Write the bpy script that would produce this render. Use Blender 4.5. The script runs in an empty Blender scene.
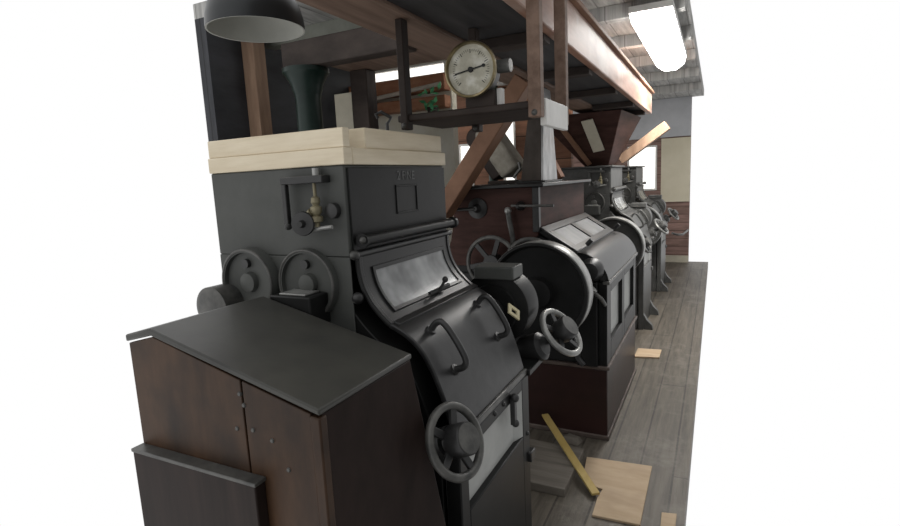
import bpy, bmesh, math, random
from mathutils import Vector, Matrix
random.seed(4)
C = bpy.context.scene.collection
SC = bpy.context.scene
PI = math.pi

# ------------------------------------------------------------------ materials
def principled(name):
    m = bpy.data.materials.new(name); m.use_nodes = True
    nt = m.node_tree
    return m, nt, nt.nodes['Principled BSDF']

def ramp_mat(name, c1, c2, scale=(4, 4, 4), rough=.5, spec=.3, metal=0, detail=6, bump=0.0, lo=.35, hi=.65, c3=None, scale2=1.5, amt2=.5, coat=0):
    m, nt, b = principled(name)
    tc = nt.nodes.new('ShaderNodeTexCoord'); mp = nt.nodes.new('ShaderNodeMapping')
    mp.inputs['Scale'].default_value = scale
    nt.links.new(tc.outputs['Object'], mp.inputs['Vector'])
    n = nt.nodes.new('ShaderNodeTexNoise'); n.inputs['Scale'].default_value = 1; n.inputs['Detail'].default_value = detail
    n.inputs['Roughness'].default_value = .65
    nt.links.new(mp.outputs['Vector'], n.inputs['Vector'])
    r = nt.nodes.new('ShaderNodeValToRGB')
    r.color_ramp.elements[0].position = lo; r.color_ramp.elements[1].position = hi
    r.color_ramp.elements[0].color = (*c1, 1); r.color_ramp.elements[1].color = (*c2, 1)
    nt.links.new(n.outputs['Fac'], r.inputs['Fac'])
    out = r.outputs['Color']
    if c3:
        n2 = nt.nodes.new('ShaderNodeTexNoise'); n2.inputs['Scale'].default_value = scale2; n2.inputs['Detail'].default_value = 5
        nt.links.new(tc.outputs['Object'], n2.inputs['Vector'])
        r2 = nt.nodes.new('ShaderNodeValToRGB')
        r2.color_ramp.elements[0].position = .5; r2.color_ramp.elements[1].position = .68
        r2.color_ramp.elements[0].color = (0, 0, 0, 1); r2.color_ramp.elements[1].color = (amt2, amt2, amt2, 1)
        nt.links.new(n2.outputs['Fac'], r2.inputs['Fac'])
        mx = nt.nodes.new('ShaderNodeMix'); mx.data_type = 'RGBA'
        nt.links.new(r2.outputs['Color'], mx.inputs['Factor'])
        nt.links.new(out, mx.inputs[6]); mx.inputs[7].default_value = (*c3, 1)
        out = mx.outputs[2]
    nt.links.new(out, b.inputs['Base Color'])
    b.inputs['Roughness'].default_value = rough; b.inputs['Metallic'].default_value = metal
    b.inputs['Specular IOR Level'].default_value = spec
    b.inputs['Coat Weight'].default_value = coat
    b.inputs['Coat Roughness'].default_value = .25
    if bump:
        bp = nt.nodes.new('ShaderNodeBump'); bp.inputs['Strength'].default_value = bump; bp.inputs['Distance'].default_value = .01
        nt.links.new(n.outputs['Fac'], bp.inputs['Height']); nt.links.new(bp.outputs['Normal'], b.inputs['Normal'])
    return m

def plank_mat(name, c1, c2, gap, width, length, grain, rot=0.0, rough=.7, spec=.25, dirt=None, gapw=.012, axes='XY'):
    """boards laid side by side, a brick texture for the joints and stretched noise for the grain"""
    m, nt, b = principled(name)
    tc = nt.nodes.new('ShaderNodeTexCoord'); mp = nt.nodes.new('ShaderNodeMapping')
    mp.inputs['Rotation'].default_value = {'XY': (0, 0, rot), 'XZ': (PI/2, 0, 0), 'YZ': (PI/2, 0, PI/2)}[axes]
    nt.links.new(tc.outputs['Object'], mp.inputs['Vector'])
    br = nt.nodes.new('ShaderNodeTexBrick')
    br.inputs['Scale'].default_value = 1; br.inputs['Brick Width'].default_value = length; br.inputs['Row Height'].default_value = width
    br.inputs['Mortar Size'].default_value = gapw*.5; br.inputs['Mortar Smooth'].default_value = .3
    br.inputs['Color1'].default_value = (*c1, 1); br.inputs['Color2'].default_value = (*c2, 1); br.inputs['Mortar'].default_value = (*gap, 1)
    nt.links.new(mp.outputs['Vector'], br.inputs['Vector'])
    mp2 = nt.nodes.new('ShaderNodeMapping'); mp2.inputs['Scale'].default_value = grain
    nt.links.new(mp.outputs['Vector'], mp2.inputs['Vector'])
    n = nt.nodes.new('ShaderNodeTexNoise'); n.inputs['Scale'].default_value = 1; n.inputs['Detail'].default_value = 7; n.inputs['Roughness'].default_value = .7
    nt.links.new(mp2.outputs['Vector'], n.inputs['Vector'])
    r = nt.nodes.new('ShaderNodeMapRange'); r.inputs[1].default_value = .3; r.inputs[2].default_value = .7; r.inputs[3].default_value = .55; r.inputs[4].default_value = 1.35
    nt.links.new(n.outputs['Fac'], r.inputs[0])
    mx = nt.nodes.new('ShaderNodeMix'); mx.data_type = 'RGBA'; mx.blend_type = 'MULTIPLY'; mx.inputs['Factor'].default_value = 1
    nt.links.new(br.outputs['Color'], mx.inputs[6]); nt.links.new(r.outputs[0], mx.inputs[7])
    out = mx.outputs[2]
    if dirt:
        n2 = nt.nodes.new('ShaderNodeTexNoise'); n2.inputs['Scale'].default_value = 3.5; n2.inputs['Roughness'].default_value = .75; n2.inputs['Detail'].default_value = 8
        nt.links.new(tc.outputs['Object'], n2.inputs['Vector'])
        r2 = nt.nodes.new('ShaderNodeMapRange'); r2.inputs[1].default_value = .5; r2.inputs[2].default_value = .68
        r2.inputs[4].default_value = .6
        nt.links.new(n2.outputs['Fac'], r2.inputs[0])
        m2 = nt.nodes.new('ShaderNodeMix'); m2.data_type = 'RGBA'
        nt.links.new(r2.outputs[0], m2.inputs['Factor']); nt.links.new(out, m2.inputs[6]); m2.inputs[7].default_value = (*dirt, 1)
        out = m2.outputs[2]
    nt.links.new(out, b.inputs['Base Color'])
    b.inputs['Roughness'].default_value = rough; b.inputs['Specular IOR Level'].default_value = spec
    bp = nt.nodes.new('ShaderNodeBump'); bp.inputs['Strength'].default_value = .3; bp.inputs['Distance'].default_value = .01
    nt.links.new(n.outputs['Fac'], bp.inputs['Height']); nt.links.new(bp.outputs['Normal'], b.inputs['Normal'])
    return m

def glow_mat(name, col, strength, base=(.9, .9, .9)):
    m, nt, b = principled(name)
    n = nt.nodes.new('ShaderNodeTexNoise'); n.inputs['Scale'].default_value = 3
    r = nt.nodes.new('ShaderNodeMapRange'); r.inputs[3].default_value = strength*.85; r.inputs[4].default_value = strength*1.1
    nt.links.new(n.outputs['Fac'], r.inputs[0]); nt.links.new(r.outputs[0], b.inputs['Emission Strength'])
    b.inputs['Emission Color'].default_value = (*col, 1)
    b.inputs['Base Color'].default_value = (*base, 1); b.inputs['Roughness'].default_value = .4
    return m

M = {}
M['black'] = ramp_mat('black_paint', (.007, .0072, .007), (.014, .0142, .014), (5, 5, 5), rough=.42, spec=.22, bump=.04)
M['grey_black'] = ramp_mat('hazy_black_paint', (.056, .059, .055), (.082, .085, .079), (3, 3, 3), rough=.5, spec=.3, bump=.03)  # black paint lightened so the end faces look hazy
M['cover'] = ramp_mat('worn_black_iron', (.011, .011, .0115), (.022, .022, .0225), (9, 9, 9), rough=.36, spec=.38, c3=(.05, .05, .05), scale2=14, amt2=.35, bump=.05)
M['satin'] = ramp_mat('satin_black', (.012, .012, .012), (.02, .02, .02), (6, 6, 6), rough=.34, spec=.35)
M['haze_black'] = ramp_mat('haze_lifted_black', (.045, .045, .043), (.085, .085, .081), (6, 6, 6), rough=.4, spec=.4)  # lighter black, puts distance haze into the far mills' colour
M['iron'] = ramp_mat('dark_iron', (.012, .012, .012), (.026, .026, .026), (14, 14, 14), rough=.4, spec=.5, bump=.05)
M['worn_iron'] = ramp_mat('worn_iron', (.05, .05, .048), (.11, .108, .1), (18, 18, 18), rough=.4, spec=.5, metal=.3)
M['steel'] = ramp_mat('polished_rim', (.22, .22, .21), (.38, .38, .365), (12, 12, 12), rough=.35, spec=.5, metal=.5)
M['glass'] = ramp_mat('pane_painted_sheen', (.06, .064, .066), (.40, .41, .41), (4, 5, 5), rough=.18, spec=.6, detail=3, lo=.38, hi=.72)  # light blotches put reflections into the pane's colour
M['mesh_pane'] = ramp_mat('grey_pane', (.10, .106, .11), (.19, .197, .2), (5, 5, 5), rough=.45, spec=.3)
M['enamel'] = ramp_mat('white_panel', (.36, .37, .355), (.47, .475, .46), (4, 4, 4), rough=.5, spec=.3)
M['mahogany'] = ramp_mat('mahogany', (.016, .008, .007), (.034, .015, .013), (2, 14, 3), rough=.35, spec=.35, bump=.05)
M['mahogany_hi'] = ramp_mat('mahogany_worn', (.034, .017, .014), (.072, .036, .03), (3, 3, 16), rough=.6, spec=.12)
M['box_top'] = ramp_mat('dark_slate_top', (.034, .034, .030), (.05, .049, .042), (5, 5, 5), rough=.42, spec=.4, c3=(.012, .011, .01), scale2=4, amt2=.6, bump=.08)
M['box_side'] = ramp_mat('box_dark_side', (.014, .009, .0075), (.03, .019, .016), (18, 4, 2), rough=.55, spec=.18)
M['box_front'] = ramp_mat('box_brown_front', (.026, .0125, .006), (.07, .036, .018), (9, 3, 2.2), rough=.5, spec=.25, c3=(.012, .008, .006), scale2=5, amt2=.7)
M['pine'] = ramp_mat('new_pine', (.66, .565, .41), (.80, .71, .55), (3, 3, 26), rough=.6, spec=.25)
M['ply'] = ramp_mat('plywood', (.40, .295, .19), (.49, .375, .255), (3, 12, 3), rough=.65, spec=.2, c3=(.34, .25, .17), scale2=5, amt2=.5)
M['grey_board'] = ramp_mat('grey_board', (.10, .088, .072), (.18, .16, .135), (2, 16, 4), rough=.7)
M['stick'] = ramp_mat('yellow_stick', (.36, .255, .08), (.45, .33, .12), (12, 3, 3), rough=.6)
M['brown'] = ramp_mat('brown_timber', (.15, .078, .046), (.27, .15, .095), (3, 3, 3), rough=.6, spec=.25, detail=8)
M['brown_beam'] = ramp_mat('beam_timber', (.13, .083, .06), (.225, .152, .115), (20, 1.5, 20), rough=.6, spec=.25, detail=8)
M['dark_timber'] = ramp_mat('dark_timber', (.028, .021, .018), (.055, .042, .036), (3, 16, 6), rough=.6, spec=.2)
M['dark_boards'] = ramp_mat('dark_boards', (.03, .029, .03), (.06, .058, .058), (12, 1.2, 6), rough=.6, spec=.2)
M['red_board'] = ramp_mat('red_brown_board', (.22, .10, .062), (.40, .22, .15), (16, 1.4, 8), rough=.42, spec=.4, c3=(.5, .42, .36), scale2=2.2, amt2=.7)
M['orange'] = ramp_mat('orange_timber', (.24, .10, .052), (.38, .185, .105), (4, 4, 10), rough=.55, spec=.25)
M['post'] = ramp_mat('post_timber', (.24, .15, .10), (.36, .24, .165), (14, 14, 2), rough=.6)
M['green'] = ramp_mat('green_cast_iron', (.006, .015, .012), (.014, .028, .023), (5, 5, 3), rough=.35, spec=.3)
M['bright_green'] = ramp_mat('bright_green', (.03, .22, .09), (.15, .45, .22), (8, 8, 8), rough=.5)
M['pale'] = ramp_mat('pale_board', (.45, .42, .33), (.58, .54, .44), (4, 4, 4), rough=.7)
M['pale_green'] = ramp_mat('grey_green_paint', (.22, .23, .2), (.3, .31, .27), (5, 5, 5), rough=.6)
M['haze_grey'] = ramp_mat('pale_haze_grey', (.42, .43, .45), (.52, .53, .55), (2, 2, 2), rough=.7)  # haze over the upper end wall, given as colour
M['spout'] = ramp_mat('grey_brown_spout', (.06, .05, .043), (.11, .093, .08), (6, 6, 3), rough=.6, spec=.2)
M['moulding'] = ramp_mat('worn_moulding', (.055, .04, .034), (.12, .095, .082), (7, 7, 7), rough=.5, spec=.3)
M['pipe'] = ramp_mat('pale_pipe', (.4, .35, .29), (.52, .47, .4), (8, 8, 8), rough=.5)
M['brass'] = ramp_mat('brass', (.16, .13, .07), (.34, .28, .16), (20, 20, 20), rough=.3, metal=.8, spec=.5)
M['old_brass'] = ramp_mat('old_brass', (.15, .13, .08), (.28, .25, .16), (25, 25, 25), rough=.45, metal=.4, spec=.5)
M['dial'] = ramp_mat('dial_face', (.42, .40, .32), (.56, .54, .44), (22, 22, 22), rough=.4, c3=(.75, .74, .68), scale2=22, amt2=.7)  # pale blotches paint highlights onto the dial
M['dial_ink'] = ramp_mat('dial_ink', (.02, .02, .02), (.03, .03, .03), rough=.6)
M['shade'] = ramp_mat('lamp_shade_enamel', (.01, .013, .015), (.018, .021, .023), (4, 4, 4), rough=.35, spec=.4)
M['shade_in'] = ramp_mat('lamp_shade_white', (.36, .36, .33), (.46, .46, .42), (2.5, 2.5, 2.5), rough=.6)
M['white_wood'] = ramp_mat('white_paint_and_lit_wood', (.68, .67, .64), (.8, .79, .76), (6, 6, 6), rough=.5)  # real white woodwork, and the lamp-lit white of the shelf end
M['metal_sheet'] = ramp_mat('galvanised', (.2, .2, .2), (.46, .46, .455), (14, 14, 5), rough=.32, metal=.6, spec=.5)
M['canvas'] = ramp_mat('grey_canvas', (.26, .24, .20), (.42, .39, .33), (9, 9, 9), rough=.85, spec=.1, bump=.3)
M['beige'] = ramp_mat('beige_panel', (.58, .53, .40), (.68, .63, .5), (1.5, 1.5, 1.5), rough=.7)
M['letter'] = ramp_mat('letter_grey', (.10, .104, .104), (.16, .16, .155), (60, 60, 60), rough=.6)
M['cream'] = ramp_mat('cream_tag', (.5, .44, .26), (.62, .56, .36), (30, 30, 30), rough=.5)
M['floor'] = plank_mat('floor_boards', (.088, .076, .060), (.118, .102, .081), (.045, .038, .031), .17, 2.6, (2.2, 26, 1), rot=PI/2, rough=.5, spec=.35, dirt=(.19, .172, .145))
M['ceiling'] = plank_mat('ceiling_boards', (.40, .395, .38), (.46, .455, .44), (.25, .245, .235), .19, 6.0, (2, 18, 1), rot=PI/2, rough=.7)
M['wall_dark'] = plank_mat('dark_wall_boards', (.045, .047, .053), (.06, .062, .07), (.025, .025, .027), .24, 3.0, (3, 14, 1), axes='YZ', rough=.6)
M['plaster'] = ramp_mat('whitewash', (.66, .62, .5), (.78, .76, .68), (3, 3, 3), rough=.85, spec=.1, bump=.1)
M['wainscot'] = plank_mat('red_brown_wainscot', (.22, .14, .115), (.26, .165, .14), (.10, .06, .05), .14, 4.0, (2, 16, 1), axes='XZ', rough=.55)
M['back_wood'] = plank_mat('brown_back_boards', (.16, .075, .045), (.25, .125, .078), (.03, .02, .014), .3, 4.0, (2, 14, 1), axes='XZ', rough=.6)
M['white_glow'] = glow_mat('daylit_frosted_pane', (1, .98, .92), 1.3)
M['tube'] = glow_mat('fluorescent_diffuser', (1, .98, .95), 13)

# ------------------------------------------------------------------ mesh builder
class MB:
    def __init__(s): s.bm = bmesh.new()
    def face(s, vs, smooth=False):
        f = s.bm.faces.new([s.bm.verts.new(v) for v in vs]); f.smooth = smooth; return s
    def hexa(s, c):
        """8 corners: bottom ring of four, top ring of four"""
        v = [s.bm.verts.new(p) for p in c]
        for q in ((3, 2, 1, 0), (4, 5, 6, 7), (0, 1, 5, 4), (1, 2, 6, 5), (2, 3, 7, 6), (3, 0, 4, 7)):
            s.bm.faces.new([v[i] for i in q])
        return s
    def box(s, x0, x1, y0, y1, z0, z1):
        return s.hexa([(x0, y0, z0), (x1, y0, z0), (x1, y1, z0), (x0, y1, z0), (x0, y0, z1), (x1, y0, z1), (x1, y1, z1), (x0, y1, z1)])
    def beam(s, p0, p1, w, h, up=(0, 0, 1)):
        p0, p1 = Vector(p0), Vector(p1); d = (p1-p0).normalized(); up = Vector(up)
        a = d.cross(up).normalized()*w/2; b = a.normalized().cross(d).normalized()*h/2
        return s.hexa([p0-a-b, p0+a-b, p0+a+b, p0-a+b, p1-a-b, p1+a-b, p1+a+b, p1-a+b])
    def prism(s, prof, y0, y1, smooth=False):
        """closed profile [(x, z)] extruded along y"""
        n = len(prof)
        a = [s.bm.verts.new((x, y0, z)) for x, z in prof]; b = [s.bm.verts.new((x, y1, z)) for x, z in prof]
        s.bm.faces.new(a); s.bm.faces.new(list(reversed(b)))
        for i in range(n):
            f = s.bm.faces.new([a[i], b[i], b[(i+1) % n], a[(i+1) % n]]); f.smooth = smooth
        return s
    def strip(s, prof, y0, y1, t):
        """an open profile thickened by t along its normal (outwards = to the right of travel) and extruded along y"""
        P = [Vector((x, 0, z)) for x, z in prof]; out = []
        for i, p in enumerate(P):
            d = (P[min(i+1, len(P)-1)]-P[max(i-1, 0)]).normalized()
            out.append(p+Vector((-d.z, 0, d.x))*t)
        return s.prism([(p.x, p.z) for p in P]+[(p.x, p.z) for p in reversed(out)], y0, y1, smooth=True)
    def lathe(s, c, axis, prof, n=40, close=True):
        """[(radius, height along axis)] turned about axis through c"""
        c = Vector(c); ax = Vector(axis).normalized()
        u = ax.orthogonal().normalized(); w = ax.cross(u); rings = []
        for r, h in prof:
            if r < 1e-6: rings.append([s.bm.verts.new(c+ax*h)])
            else: rings.append([s.bm.verts.new(c+ax*h+(u*math.cos(2*PI*k/n)+w*math.sin(2*PI*k/n))*r) for k in range(n)])
        pairs = list(zip(rings, rings[1:]))
        if close == 'ring': pairs.append((rings[-1], rings[0]))
        for A, B in pairs:
            for k in range(n):
                k2 = (k+1) % n
                q = [A[k % len(A)], A[k2 % len(A)], B[k2 % len(B)], B[k % len(B)]]
                q2 = []
                for v in q:
                    if v not in q2: q2.append(v)
                if len(q2) > 2:
                    f = s.bm.faces.new(q2); f.smooth = True
        return s
    def cyl(s, p0, p1, r, r2=None, n=24):
        p0, p1 = Vector(p0), Vector(p1); L = (p1-p0).length; r2 = r if r2 is None else r2
        return s.lathe(p0, p1-p0, [(0, 0), (r, 0), (r2, L), (0, L)], n)
    def torus(s, c, axis, R, r, n=44, m=12):
        return s.lathe(c, axis, [(R+r*math.cos(2*PI*k/m), r*math.sin(2*PI*k/m)) for k in range(m)], n, close='ring')
    def ball(s, c, r, n=16):
        return s.lathe(c, (0, 0, 1), [(r*math.sin(PI*k/10), -r*math.cos(PI*k/10)) for k in range(11)], n)
    def tube(s, pts, r, n=10):
        pts = [Vector(p) for p in pts]; rings = []; prev = None
        for i, p in enumerate(pts):
            d = (pts[min(i+1, len(pts)-1)]-pts[max(i-1, 0)]).normalized()
            u = d.orthogonal().normalized() if prev is None else (prev-d*prev.dot(d)).normalized()
            prev = u; w = d.cross(u)
            rings.append([s.bm.verts.new(p+(u*math.cos(2*PI*k/n)+w*math.sin(2*PI*k/n))*r) for k in range(n)])
        for A, B in zip(rings, rings[1:]):
            for k in range(n):
                f = s.bm.faces.new([A[k], A[(k+1) % n], B[(k+1) % n], B[k]]); f.smooth = True
        s.bm.faces.new(list(reversed(rings[0]))); s.bm.faces.new(rings[-1])
        return s
    def build(s, name, mat, parent=None, bevel=.003, seg=2, label=None):
        bmesh.ops.remove_doubles(s.bm, verts=s.bm.verts, dist=1e-6)
        bmesh.ops.recalc_face_normals(s.bm, faces=s.bm.faces)
        me = bpy.data.meshes.new(name); s.bm.to_mesh(me); s.bm.free()
        off = Vector((0, 0, 0))
        if parent is not None:
            q = parent
            while q is not None: off += q.location; q = q.parent
            me.transform(Matrix.Translation(-off))
        else:
            lo = [min(v.co[i] for v in me.vertices) for i in range(3)]; hi = [max(v.co[i] for v in me.vertices) for i in range(3)]
            off = Vector(((lo[0]+hi[0])/2, (lo[1]+hi[1])/2, lo[2]))
            me.transform(Matrix.Translation(-off))
        me.set_sharp_from_angle(angle=math.radians(35))
        o = bpy.data.objects.new(name, me); C.objects.link(o)
        o.data.materials.append(M[mat] if isinstance(mat, str) else mat)
        if parent is not None: o.parent = parent
        else: o.location = off
        if bevel:
            md = o.modifiers.new('Bevel', 'BEVEL'); md.width = bevel; md.segments = seg; md.limit_method = 'ANGLE'; md.angle_limit = math.radians(50)
            md.use_clamp_overlap = True; md.harden_normals = False
        if label: o['label'] = label
        return o

def thing(name, loc, label, cat, group=None):
    o = bpy.data.objects.new(name, None); C.objects.link(o); o.location = loc; o.empty_display_size = .1
    return tag(o, label, cat, group)
def tag(o, label, cat, group=None):
    o['label'] = label; o['category'] = cat
    if group: o['group'] = group
    return o
def struct(o): o['kind'] = 'structure'; return o
def copy_tree(o, parent=None):
    c = o.copy(); C.objects.link(c)
    if parent is not None: c.parent = parent
    for ch in list(o.children): copy_tree(ch, c)
    return c
def text_mesh(name, body, size, mat, mtx, parent, depth=.001):
    cu = bpy.data.curves.new(name, 'FONT'); cu.body = body; cu.size = size; cu.extrude = depth; cu.align_x = 'CENTER'
    t = bpy.data.objects.new(name+'_tmp', cu); C.objects.link(t)
    dg = bpy.context.evaluated_depsgraph_get(); dg.update()
    me = bpy.data.meshes.new_from_object(t.evaluated_get(dg)); bpy.data.objects.remove(t)
    me.transform(Matrix.Translation(-parent.location) @ mtx)
    o = bpy.data.objects.new(name, me); C.objects.link(o); o.parent = parent; me.materials.clear(); me.materials.append(M[mat])
    return o

# ------------------------------------------------------------------ camera and light
H, F = 1.6, 530.0
yaw, pitch, roll = math.radians(26.8), math.radians(8.8), math.atan(.048)
R0 = Vector((math.cos(yaw), math.sin(yaw), 0)); F0 = Vector((-math.sin(yaw), math.cos(yaw), 0)); Z = Vector((0, 0, 1))
fw = F0*math.cos(pitch)-Z*math.sin(pitch); U0 = F0*math.sin(pitch)+Z*math.cos(pitch)
cr = R0*math.cos(roll)-U0*math.sin(roll); cu_ = R0*math.sin(roll)+U0*math.cos(roll)
cam = bpy.data.cameras.new('camera'); cam.sensor_width = 36; cam.sensor_fit = 'HORIZONTAL'; cam.lens = F/900*36; cam.clip_start = .05
co = bpy.data.objects.new('camera', cam); C.objects.link(co)
co.matrix_world = Matrix(((cr.x, cu_.x, -fw.x, 0), (cr.y, cu_.y, -fw.y, 0), (cr.z, cu_.z, -fw.z, H), (0, 0, 0, 1)))
SC.camera = co
SC.view_settings.view_transform = 'Standard'; SC.view_settings.look = 'None'; SC.view_settings.exposure = 0; SC.view_settings.gamma = 1
W = bpy.data.worlds.new('white_glow'); SC.world = W; W.use_nodes = True
wt = W.node_tree; bg = wt.nodes['Background']; bg.inputs[0].default_value = (1, 1, 1, 1)
# made-up white surround, dimmed towards the aisle side and below to darken front faces
tcw = wt.nodes.new('ShaderNodeTexCoord'); dot = wt.nodes.new('ShaderNodeVectorMath'); dot.operation = 'DOT_PRODUCT'
dot.inputs[1].default_value = (.96, -.22, -.15); wt.links.new(tcw.outputs['Generated'], dot.inputs[0])
mrw = wt.nodes.new('ShaderNodeMapRange'); mrw.inputs[1].default_value = .12; mrw.inputs[2].default_value = .75
mrw.inputs[3].default_value = 1.0; mrw.inputs[4].default_value = .30
wt.links.new(dot.outputs['Value'], mrw.inputs[0]); wt.links.new(mrw.outputs[0], bg.inputs[1])
def area(name, loc, rot_to, size, energy, col=(1, .97, .92)):
    l = bpy.data.lights.new(name, 'AREA'); l.energy = energy; l.size = size; l.color = col
    o = bpy.data.objects.new(name, l); C.objects.link(o); o.location = loc
    o.rotation_euler = (Vector(rot_to)-Vector(loc)).to_track_quat('-Z', 'Y').to_euler(); return o

# ------------------------------------------------------------------ the setting
fl_ = MB(); n = 6; pv = [(-2.0, .74), (-.09, .74), (-.09, 10.1), (-3.3, 10.1), (-3.3, 2.75), (-2.0, 2.75)]
va = [fl_.bm.verts.new((x, y, 0)) for x, y in pv]; vb = [fl_.bm.verts.new((x, y, -.12)) for x, y in pv]
fl_.bm.faces.new(va); fl_.bm.faces.new(list(reversed(vb)))
for i in range(n): fl_.bm.faces.new([va[i], vb[i], vb[(i+1) % n], va[(i+1) % n]])
struct(fl_.build('floor', 'floor', bevel=0))
struct(MB().box(-3.3, -.22, 2.75, 10.1, 2.8, 2.9).build('ceiling', 'ceiling', bevel=0))
struct(MB().box(-3.3, -3.2, 2.75, 4.45, 0, 2.8).build('wall_left', 'wall_dark', bevel=0))
def wall_with_holes(name, mat, x0, x1, y0, y1, z0, z1, holes):
    """holes [(hx0, hx1, hz0, hz1)] sorted along x, each cut right through"""
    mb = MB(); x = x0
    for a, b, c, d in holes:
        mb.box(x, a, y0, y1, z0, z1); mb.box(a, b, y0, y1, z0, c); mb.box(a, b, y0, y1, d, z1); x = b
    mb.box(x, x1, y0, y1, z0, z1)
    return struct(mb.build(name, mat, bevel=0))
def window(n, x0, x1, y, z0, z1, w=.025):
    r = bpy.data.objects.new('window_%d' % n, None); C.objects.link(r); r.location = ((x0+x1)/2, y, z0); struct(r)
    mb = MB(); mb.box(x0, x0+w, y-.03, y+.05, z0, z1); mb.box(x1-w, x1, y-.03, y+.05, z0, z1)
    mb.box(x0+w, x1-w, y-.03, y+.05, z0, z0+w); mb.box(x0+w, x1-w, y-.03, y+.05, z1-w, z1)
    mb.build('window_frame', 'white_wood', r); MB().box(x0+w*.6, x1-w*.6, y+.01, y+.02, z0+w*.6, z1-w*.6).build('window_pane', 'white_glow', r, bevel=0)
wall_with_holes('wall_partition', 'plaster', -3.3, -2.15, 4.45, 4.55, 0, 2.8, [(-3.15, -2.2, 2.555, 2.66)])
window(1, -3.15, -2.2, 4.47, 2.555, 2.66, .012)
wall_with_holes('wall_back', 'back_wood', -3.3, -1.55, 6.4, 6.5, 0, 2.8, [(-3.03, -2.82, 1.4, 2.06), (-2.41, -2.24, 1.55, 2.4)])
window(2, -3.03, -2.82, 6.42, 1.4, 2.06); window(3, -2.41, -2.24, 6.42, 1.55, 2.4)
# the far end: red-brown boarding below, windows and a pale board above
wall_with_holes('wall_end', 'wainscot', -3.3, -.40, 10, 10.1, 0, 2.8, [(-1.42, -.93, 1.27, 2.04)])
window(4, -1.42, -.93, 10.02, 1.27, 2.04, .03)
struct(MB().box(-3.2, -.40, 9.97, 10, 0, .12).build('baseboard_end', 'pale', bevel=.004))
tag(MB().box(-.86, -.40, 9.95, 9.997, 1.06, 2.14).build('wall_board', 'beige', bevel=.004), 'large plain beige board on the far end wall beside the bright window', 'board')
struct(MB().box(-3.2, -.40, 9.96, 10, 2.16, 2.8).build('trim_9', 'haze_grey', bevel=.004))  # pale band added above the window to stand in for haze
tag(MB().tube([(-.60, 9.0, .62), (-.53, 9.1, .585), (-.46, 9.3, .57), (-.42, 9.9, .57), (-.42, 9.995, .57)], .018).build('wall_pipe', 'worn_iron', bevel=0), 'thin grey pipe curving out of the far end wall above the floor', 'pipe')
for i, y in enumerate((3.35, 4.25, 5.2, 6.2, 7.3, 8.5)):
    struct(MB().box(-3.2 if i else -3.25, -.22, y-.05, y+.05, 2.70, 2.8).build('trim_%d' % (i+1), 'pale_green' if i == 0 else 'ceiling', bevel=.004))

# ------------------------------------------------------------------ the black cast roller mill
UP = [(-.955, 1.395), (-.954, 1.35), (-.942, 1.297), (-.917, 1.25), (-.885, 1.213), (-.85, 1.182)]
LOW = [(-.85, 1.182), (-.80, 1.158), (-.755, 1.12), (-.72, 1.062), (-.695, 1.0), (-.674, .935), (-.657, .872)]
def fine(p, k=4):
    """Catmull-Rom through the points"""
    out = []
    for i in range(len(p)-1):
        a, b, c, d = p[max(i-1, 0)], p[i], p[i+1], p[min(i+2, len(p)-1)]
        for j in range(k):
            t = j/k
            out.append(tuple(.5*(2*b[q]+(c[q]-a[q])*t+(2*a[q]-5*b[q]+4*c[q]-d[q])*t*t+(3*b[q]-a[q]-3*c[q]+d[q])*t**3) for q in (0, 1)))
    return out+[p[-1]]
UPf, LOWf = fine(UP), fine(LOW)
def inset(prof, t):
    P = [Vector((x, 0, z)) for x, z in prof]; o = []
    for i, p in enumerate(P):
        d = (P[min(i+1, len(P)-1)]-P[max(i-1, 0)]).normalized(); o.append((p.x-d.z*t, p.z+d.x*t))
    return o
def handwheel(c, axis, r, parent, rim='worn_iron'):
    """five-spoked hand wheel with a deep turned hub"""
    c = Vector(c); ax = Vector(axis).normalized(); u = ax.orthogonal().normalized(); w = ax.cross(u)
    hw = MB().torus(c, ax, r, r*.13).build('handwheel', rim, parent, bevel=0)
    hb = MB().lathe(c, ax, [(0, -.07), (r*.16, -.07), (r*.2, -.02), (r*.44, -.012), (r*.49, 0), (r*.47, r*.5), (r*.44, r*.54), (0, r*.54)], 28).build('hub', 'iron', hw, bevel=0)
    MB().lathe(c, ax, [(0, r*.535), (r*.425, r*.535), (r*.425, r*.555), (0, r*.56)], 28).build('hub_cap', 'worn_iron', hw, bevel=0)
    for k in range(5):
        a = 2*PI*k/5+.3; d = u*math.cos(a)+w*math.sin(a)
        MB().beam(c+d*r*.38-ax*.004, c+d*r*.95, r*.24, r*.12, up=ax).build('spoke', 'iron', hw, bevel=.002)
    return hw
def disc_guard(c, r, parent, name='gear_guard', mat='grey_black', depth=.05, rim='worn_iron'):
    """round dished cover facing the near end, raised rim"""
    o = MB().lathe(c, (0, -1, 0), [(r, -depth), (r, 0), (r*.97, .008), (r*.88, .008), (r*.86, -.006), (r*.3, -.012), (r*.27, .006), (r*.12, .012), (0, .012)], 48).build(name, mat, parent, bevel=0)
    MB().torus(Vector(c)+Vector((0, -.006, 0)), (0, 1, 0), r*.95, r*.045, 48, 8).build('rim', rim, o, bevel=0)
    MB().lathe(Vector(c)+Vector((-.004, 0, r*.55)), (0, -1, 0), [(0, .004), (r*.13, .004), (r*.13, -.02), (0, -.02)], 20).build('plug', 'iron', o, bevel=0)
    return o

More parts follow.
